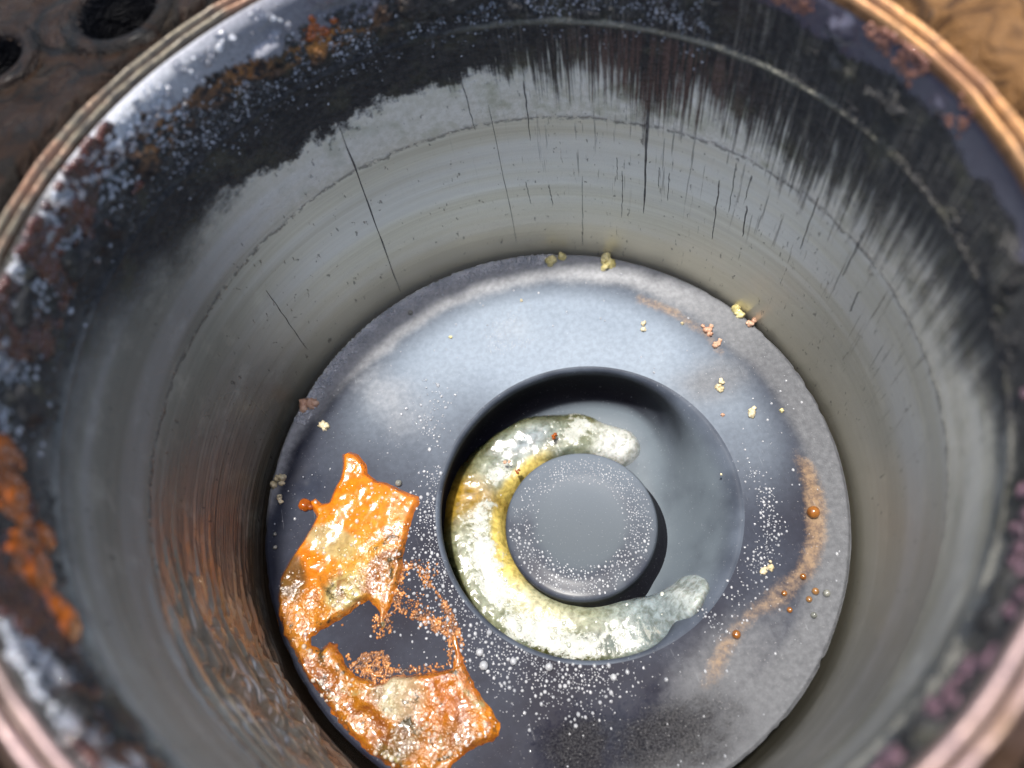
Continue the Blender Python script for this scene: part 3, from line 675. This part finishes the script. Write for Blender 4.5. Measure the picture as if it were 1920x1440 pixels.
# dotted sparse beads all over the crown and frosty edge grains at the top left edge
a = rng.uniform(0, 2 * np.pi, 260); r = np.sqrt(rng.uniform(.3, .93, 260)); x, y = r * np.cos(a), r * np.sin(a); rr = .0015 + .004 * rng.random(260) ** 3
ok = (np.hypot(x - BC[0], y - BC[1]) > BR + .02) & (poly_sd(x, y, SL) < 0)
beads('scattered_beads', np.c_[x, y, crown_z(x, y)][ok], rr[ok], Zup(ok.sum()), M_drop, 'sparse pinpoint water beads dotted over the whole piston crown', 'water beads')
a = np.radians(rng.uniform(74, 148, 3600)); r = .988 - np.abs(rng.normal(size=3600)) * .020; x, y = r * np.cos(a), r * np.sin(a); rr = .0022 + .0048 * rng.random(3600) ** 2
beads('frosty_grains', np.c_[x, y, crown_z(x, y) + .0015], rr, Zup(3600), M_drop, 'frosty white grains along the upper left edge of the piston', 'grains', n=6, m=2)
x, y, rr = scatter([(.02, .70, .05, .02, .3, 1), (.03, .60, .05, .012, 0, 1), (-.03, .64, .03, .02, 0, .6)], 260, .001, .0024, 2)
beads('pinkish_grains', np.c_[x, y, crown_z(x, y)], rr, Zup(len(x)), M_drop, 'small cluster of tiny grains on the crown above the bowl', 'grains', n=6, m=2)
# pip beads
a = np.radians(rng.uniform(0, 360, 2600)); r = rng.uniform(.15, .262, 2600)
d = np.degrees(a)
dens = np.interp(d, [0, 60, 100, 140, 175, 200, 260, 320, 360], [.95, .8, .7, .12, .5, .85, .85, .9, .95]) * (.25 + .75 * sm(.15, .2, r))
ok = rng.random(2600) < dens; a, r = a[ok], r[ok]
x, y = PC[0] + r * np.cos(a), PC[1] + r * np.sin(a); dd = np.degrees(a)
rr = np.where((dd > 170) & (dd < 330), .0020 + .0036 * rng.random(len(x)) ** 1.5, .0014 + .0020 * rng.random(len(x)))
x = np.r_[x, PC[0] + rng.normal(size=26) * .1]; y = np.r_[y, PC[1] + rng.normal(size=26) * .1]; rr = np.r_[rr, np.full(26, .003)]
k = thin(x, y, rr, 1.1); x, y, rr = x[k], y[k], rr[k]
q = np.hypot(x - PC[0], y - PC[1]); zz = PZ + np.interp(q, [0, .06, .12, .16, .19, .22, PR - .018, PR - .006], [-.01, -.01, -.007, -.001, .001, 0, -.003, -.009])
beads('pip_beads', np.c_[x, y, zz], rr, Zup(len(x)), M_drop, 'dense ring of tiny water beads on the round centre pip of the bowl', 'water beads')
# beads on bowl floor right
x, y, rr = scatter([(.42, -.33, .05, .03, .5, 1.5), (.40, -.10, .08, .1, 0, .12), (.36, .12, .1, .05, 0, .1), (.10, .175, .12, .015, 0, .5)], 300, .0012, .0036, 2)
q = np.hypot(x - PC[0], y - PC[1]); ok = (q > .31) & (np.hypot(x - BC[0], y - BC[1]) < .44) & (fluid_fn(x, y)[1] < -.005)
beads('bowl_floor_beads', np.c_[x, y, np.full(len(x), -.283)][ok], rr[ok], Zup(ok.sum()), M_drop, 'pinpoint water beads on the blue grey floor of the piston bowl', 'water beads', n=6, m=2)
# rust speckle between sludge and bowl
def speck(n):
    P1 = [(-0.527, -0.117), (-0.487, -0.133), (-0.456, -0.169), (-0.445, -0.226), (-0.42, -0.268), (-0.393, -0.328), (-0.404, -0.386), (-0.438, -0.36), (-0.486, -0.33), (-0.541, -0.282), (-0.577, -0.228), (-0.558, -0.17)]
    P2 = [(-0.706, -0.361), (-0.636, -0.37), (-0.616, -0.409), (-0.649, -0.45), (-0.699, -0.43), (-0.745, -0.389)]
    x = rng.uniform(-.76, -.38, n); y = rng.uniform(-.47, -.10, n)
    s1, s2 = poly_sd(x, y, P1), poly_sd(x, y, P2)
    edge = np.exp(-(s1 / .022) ** 2) * (s1 > -.01); nn = fbm(x * 22, y * 22, 2, 3)
    p_ = np.where(s1 > -.01, .15 + .9 * edge, 0) * sm(.38, .6, nn) + (s2 > 0) * sm(.46, .62, nn)
    p_ += np.exp(-((poly_sd(x, y, SL) + .006) / .010) ** 2) * (y < -.25) * .5
    p_ += 1.2 * gauss(x, y, -.44, -.34, .05, .012, -.7) + .8 * gauss(x, y, -.50, -.12, .04, .01, -.5)
    k = rng.random(n) < p_; return x[k], y[k]
x, y = speck(9000); rr = .002 + .004 * rng.random(len(x)) ** 1.5
beads('rust_speckles', np.c_[x, y, crown_z(x, y) - .001], rr, Zup(len(x)), M_grain, 'orange brown rust speckles beside the sludge near the bowl rim', 'rust specks', .7, n=6, m=2)
# water beads standing on the sludge
n = 5200; x = rng.uniform(-.97, -.31, n); y = rng.uniform(-.74, .36, n); Zs, sdv = sludge_fn(x, y)
nn = fbm(x * 15 + 2, y * 15 + 2, 8, 3)
ok = (sdv > .006) & (rng.random(n) < (.015 + .6 * sm(.56, .68, nn))) & (np.hypot(x, y) < .98); ok &= ~((y > .02) & (x < -.60) & (y < .28) & (rng.random(n) < .8))
x, y, Zs = x[ok], y[ok], Zs[ok]; rr = .0022 + .0065 * rng.random(len(x)) ** 2.2
k = thin(x, y, rr, .95); beads('sludge_beads', np.c_[x, y, Zs][k], rr[k], Zup(len(k)), M_sbead, 'clear and white water beads standing all over the orange sludge', 'water beads', .9)
# froth bubbles on the coolant
n = 2600; x = rng.uniform(-.43, .45, n); y = rng.uniform(-.58, .38, n); Zf, sdf = fluid_fn(x, y)
fa = fluid_attr(x, y, Zf, sdf)[0]['froth']; ok = (sdf > .012) & (rng.random(n) < fa * .22)
x, y, Zf = x[ok], y[ok], Zf[ok]; rr = .0025 + .007 * rng.random(len(x)) ** 2.5
k = thin(x, y, rr, .9); fb = beads('froth', np.c_[x, y, Zf][k], rr[k], Zup(len(k)), simple('foam_white', (.34, .37, .31), (.58, .60, .56), .15, 20, .9, .2), '', '', .55, parent=puddle)

# individual beads and crumbs ------------------------------------------------------------
def lump_mesh(name, seed, spheres, mat, n=14, m=8, rough=.18):
    """a crumb: several fused knobbly grains in one mesh"""
    dv, df = dome(n, m, True); V, Fc = [], []
    for (sx, sy, sz, sr) in spheres:
        q = dv * (1 + rough * (vnoise(dv[:, 0] * 2.2 + seed, dv[:, 1] * 2.2 + sx * 90, dv[:, 2] * 2.2 + sy * 90)[:, None] - .5)) * sr + np.array([sx, sy, sz])
        b = len(V); V += q.tolist(); Fc += [tuple(dict.fromkeys(b + t for t in f)) for f in df]
    return mesh_obj(name, V, Fc, mat)
def place(o, x, y, z): o.location = Vector((x, y, z)) * S; return o
def bead(x, y, r, mat, name, label, cat, group=None, z=.001):
    o = lump_mesh(name, x * 50, [(0, 0, r * .45, r)], mat, 16, 10, .08); place(o, x, y, z); return tag(o, label, cat, group)
def cluster(x, y, r, k, mat, name, label, cat, z=.001, rot=0.0, stretch=1.6):
    sp = []; k = k + 2 if k > 1 else k
    for i in range(k):
        u = rng.normal() * r * .75 if k > 1 else 0; v = rng.normal() * r * .45 if k > 1 else 0
        sp.append((u * math.cos(rot) - v * math.sin(rot), u * math.sin(rot) + v * math.cos(rot), r * rng.uniform(.1, .3), r * rng.uniform(.3, .8)))
    o = lump_mesh(name, x * 30, sp, mat, 14, 8, 1.1); place(o, x, y, z); return tag(o, label, cat)
AMB = [(.827, -.294, .021, M_amber, 'largest amber bead, on the right edge of the crown at the ochre stain'),
       (.718, -.48, .0105, M_amber, 'amber bead on the ochre stain, above the row of three dark beads'),
       (.737, -.532, .0115, M_brown, 'brown bead left of the black bead near the right edge of the piston'),
       (.767, -.546, .0115, M_bead_d, 'black glossy bead at the right end of the small bead group'),
       (.709, -.55, .010, M_brown, 'brown bead just below the brown and black pair'),
       (.704, -.599, .010, M_bead_d, 'olive bead lowest of the group by the right piston edge'),
       (.643, -.514, .009, M_amber, 'small yellow amber bead in the middle of the ochre stain'),
       (.64, -.566, .009, M_amber, 'small orange bead under the yellow amber one on the ochre stain'),
       (.457, -.596, .014, M_amber, 'brown amber bead alone at the lower end of the ochre stain'),
       (-.955, .063, .008, M_bead_d, 'dark green bead on the left piston edge, lower of a pair'),
       (-.952, .110, .007, M_bead_d, 'dark bead on the left piston edge, upper of a pair'),
       (-.33, .854, .010, M_bead_d, 'grey ringed bead alone near the upper left piston edge'),
       (-.493, .176, .012, M_bead_d, 'dark olive bead touching the top edge of the orange sludge')]
for x, y, r, mt, lb in AMB: bead(x, y, r, mt, 'oil_bead', lb, 'bead')
CRM = [(-.778, .574, .019, 5, M_pink, 'pink and cream crumb cluster at the left piston edge against the wall', .4),
       (-.724, .476, .016, 3, M_cream, 'cream crumb right below the pink cluster at the left piston edge', 1.2),
       (-.922, .299, .014, 3, M_cream, 'cream crumb left of the round dimple, upper of two', 1.3),
       (-.928, .234, .012, 2, M_cream, 'cream crumb left of the round dimple, lower of two', 1.0),
       (.272, .926, .018, 4, M_yellow, 'pale yellow crumb at the top edge of the piston, left of two', .2),
       (.462, .844, .019, 4, M_yellow, 'bright yellow crumb at the top edge of the piston, right of two', .5),
       (.86, .506, .016, 3, M_yellow, 'yellow green crumb on the upper right piston edge', -.5),
       (.893, .431, .013, 2, M_pink, 'pink crumb on the upper right piston edge below the yellow green one', 0),
       (.516, .535, .011, 2, M_cream, 'single cream crumb on the blue grey crown, upper right of the bowl', .8),
       (.728, .455, .013, 4, M_pink, 'rusty pink crumb string on the upper right ochre arc', 1.1),
       (.737, .384, .010, 3, M_pink, 'small tan crumb string at the lower end of the ochre arc', 1.3),
       (.703, .224, .011, 3, M_cream, 'upright column of cream crumbs right of the bowl', 1.5),
       (.769, .100, .012, 2, M_cream, 'white crumb between the bowl and the right piston edge', .3),
       (.866, .074, .010, 1, M_yellow, 'round green yellow grain near the right piston edge', 0),
       (-.199, .702, .009, 1, M_yellow, 'lone yellow grain on the crown up left of the bowl', 0),
       (.59, -.09, .008, 1, M_cream, 'white grain on the right rim of the bowl at the shadow tip', 0),
       (.668, .115, .008, 1, M_pink, 'lone pink grain just right of the bowl rim', 0),
       (.652, .505, .008, 1, M_cream, 'small pale grain above the ochre arc on the crown', 0),
       (.10, .78, .008, 1, M_cream, 'small pale grain on the crown straight above the bowl', 0),
       (.63, -.42, .012, 3, M_cream, 'white crumb group between the fine beads and ochre stain', .6)]
for x, y, r, k, mt, lb, ro in CRM: cluster(x, y, r * 1.3, k, mt, 'crumb', lb, 'crumb', rot=ro)
for x, y, r, lb in [(-.329, -.494, .015, 'largest white water bead below left of the bowl, lower of the pair'), (-.333, -.452, .013, 'white water bead below left of the bowl, upper of the pair'),
                    (-.235, -.505, .012, 'water bead right of the large white pair'), (-.13, -.548, .013, 'round water bead below the froth at the lower bowl rim'), (.055, -.625, .011, 'dark water bead under the lower bowl rim'),
                    (-.29, -.40, .010, 'water bead close under the lower left bowl rim')]:
    bead(x, y, r, M_drop, 'water_drop', lb, 'water drop')
# small orange satellite of the sludge, dark islands
bl_ = lump_mesh('sludge_blob', 4.0, [(0, 0, .001, .023), (.02, -.012, 0, .012)], M_orange, 18, 10, .3); place(bl_, -.835, .187, .001)
tag(bl_, 'round orange rust blob left of the sludge patch', 'sludge blob')
for x, y, z, mt, lb in [(.083, .262, -.155, M_orange, 'tiny orange grain at the inner edge of the coolant, uppermost'), (-.075, .165, -.15, M_orange, 'tiny orange grain on the inner edge of the coolant above the sooty fleck'), (-.115, .21, -.15, M_pink, 'tiny pinkish grain on the coolant beside the orange ones')]:
    cluster(x, y, .009, 2, mt, 'rust_grain', lb, 'grain', z=z)

# ------------------------------------------------------------------ crust and drops round the top of the bore
def wall_pt(tdeg, z, r=RB): a = np.radians(tdeg); return np.c_[OX + r * np.cos(a), OY + r * np.sin(a), z]
def wall_n(tdeg): a = np.radians(tdeg); return np.c_[-np.cos(a), -np.sin(a), np.full_like(a, .25)]
def knobs(name, n, t0, t1, z0, z1, r0, r1, mat, nth=.5, flat=.7, seed=3):
    t = rng.uniform(t0, t1, n); z = rng.uniform(z0, z1, n); k = fbm(t * .25 + seed, z * 9, seed, 3) > nth
    t, z = t[k], z[k]; rr = r0 + (r1 - r0) * rng.random(len(t)) ** 2
    o = beads(name, wall_pt(t, z), rr, wall_n(t), mat, '', '', flat, parent=liner); return o
knobs('carbon_crust', 5200, 60, 262, 1.10, 1.25, .003, .009, M_crust, .53, .5, 3)
knobs('rust_crust', 7000, 137, 222, 1.17, 1.355, .004, .013, M_rust, .47, .8, 9)
knobs('rust_crust', 500, 6, 45, 1.27, 1.35, .004, .010, simple('pinkish_rust_scale', (.13, .055, .04), (.26, .12, .08), .45, 20, .4), .5, .5, 15)
knobs('rust_crust', 420, 255, 345, 1.14, 1.33, .006, .016, simple('purple_brown_scale', (.06, .035, .045), (.17, .09, .11), .4, 20, .6), .56, .6, 21)
knobs('orange_crust', 260, 98, 108, 1.20, 1.30, .005, .012, M_orange, .45, .6, 5)
# soft orange sludge hanging in lumps on the left of the rim
def orange_mass():
    V, Fc = [], []; dv, df = dome(16, 10, True)
    for k in range(110):
        u = rng.random(); t = 181 + 19 * u + rng.normal() * 1.2; z = 1.27 - .09 * u + rng.normal() * .03 * (1 - .5 * u); r = .008 + .020 * rng.random() ** 1.4
        if k < 3: t, z, r = (201.5, 1.15, .034) if k == 0 else (200.5, 1.17, .028) if k == 1 else (203, 1.17, .024)
        a = math.radians(t); c = np.array([OX + RB * math.cos(a), OY + RB * math.sin(a), z])
        q = dv * (1 + .6 * (vnoise(dv[:, 0] * 2 + k, dv[:, 1] * 2 + k, dv[:, 2] * 2)[:, None] - .5)) * r * np.array([.55, 1.4, 1.3]) + c
        b = len(V); V += q.tolist(); Fc += [tuple(dict.fromkeys(b + t_ for t_ in f)) for f in df]
    return mesh_obj('orange_crust', V, Fc, M_orange, liner)
orange_mass()['kind'] = 'stuff'
# individual water drops on the rim crust, the largest standing in for wet highlights
DL = 'round clear water drop clinging to the crusted upper rim of the bore'
first = None
def rim_drop(t, z, r, white=1):
    global first, bright
    a = math.radians(t)
    if first is None:
        first = lump_mesh('rim_drop', 2.0, [(0, 0, 0, 1.0)], M_clear, 28, 16, .5); o = first
        bright = first.data.copy(); bright.materials[0] = M_drop
    else:
        o = first.copy(); COL.objects.link(o)
        if rng.random() < .5 and r < .012: o.data = bright
    tag(o, DL, 'water drop', 'water drops on the rim of the bore')
    r *= .8; rr = RB - r * .3 + max(0, z - 1.33) * .8
    o.location = Vector((OX + rr * math.cos(a), OY + rr * math.sin(a), z)) * S
    o.rotation_euler = (rng.uniform(0, 3), rng.uniform(0, 3), a); o.scale = (r * rng.uniform(.8, 1.1), r * rng.uniform(.8, 1.1), r * rng.uniform(.8, 1.4))
    if r > .012: o.rotation_euler = (rng.uniform(-.4, .4), 0, a); o.scale = (r * .7, r * rng.uniform(1.2, 2.0), r * .8)
for k in range(150):
    t = rng.choice([rng.uniform(108, 150), rng.uniform(135, 172), rng.uniform(200, 232)], p=[.35, .47, .18]); rim_drop(t, 1.345 - abs(rng.normal()) * .06, .005 + .011 * rng.random() ** 1.6)
for k in range(90):
    t = rng.uniform(70, 112); rim_drop(t, 1.16 + rng.normal() * .035, .003 + .004 * rng.random())
for (t, z, r) in [(207, 1.34, .024), (211, 1.34, .018), (216, 1.33, .026), (218, 1.31, .020), (223, 1.33, .028), (228, 1.32, .022), (209, 1.27, .022), (221, 1.24, .022), (213, 1.30, .02)]: rim_drop(t, z, r)  # added blobs standing in for highlights on the wet crust
n = 2600; t = rng.uniform(45, 135, n); z = 1.14 + rng.normal(size=n) * .05; ok = (rng.random(n) < .75)
beads('rim_mist', wall_pt(t, z)[ok], (.0014 + .003 * rng.random(n) ** 2)[ok], wall_n(t)[ok], M_drop, 'fine white water specks over the black carbon at the top of the bore', 'water specks', n=6, m=2)

n = 2600; t = np.r_[rng.uniform(128, 180, 1700), rng.uniform(196, 236, 900)]; z = 1.35 - np.abs(rng.normal(size=n)) * .075
beads('rim_sparkles', wall_pt(t, z), .002 + .0055 * rng.random(n) ** 2, wall_n(t), M_drop, 'tiny wet sparkling droplets over the rusty left rim of the bore', 'water specks', n=8, m=3)
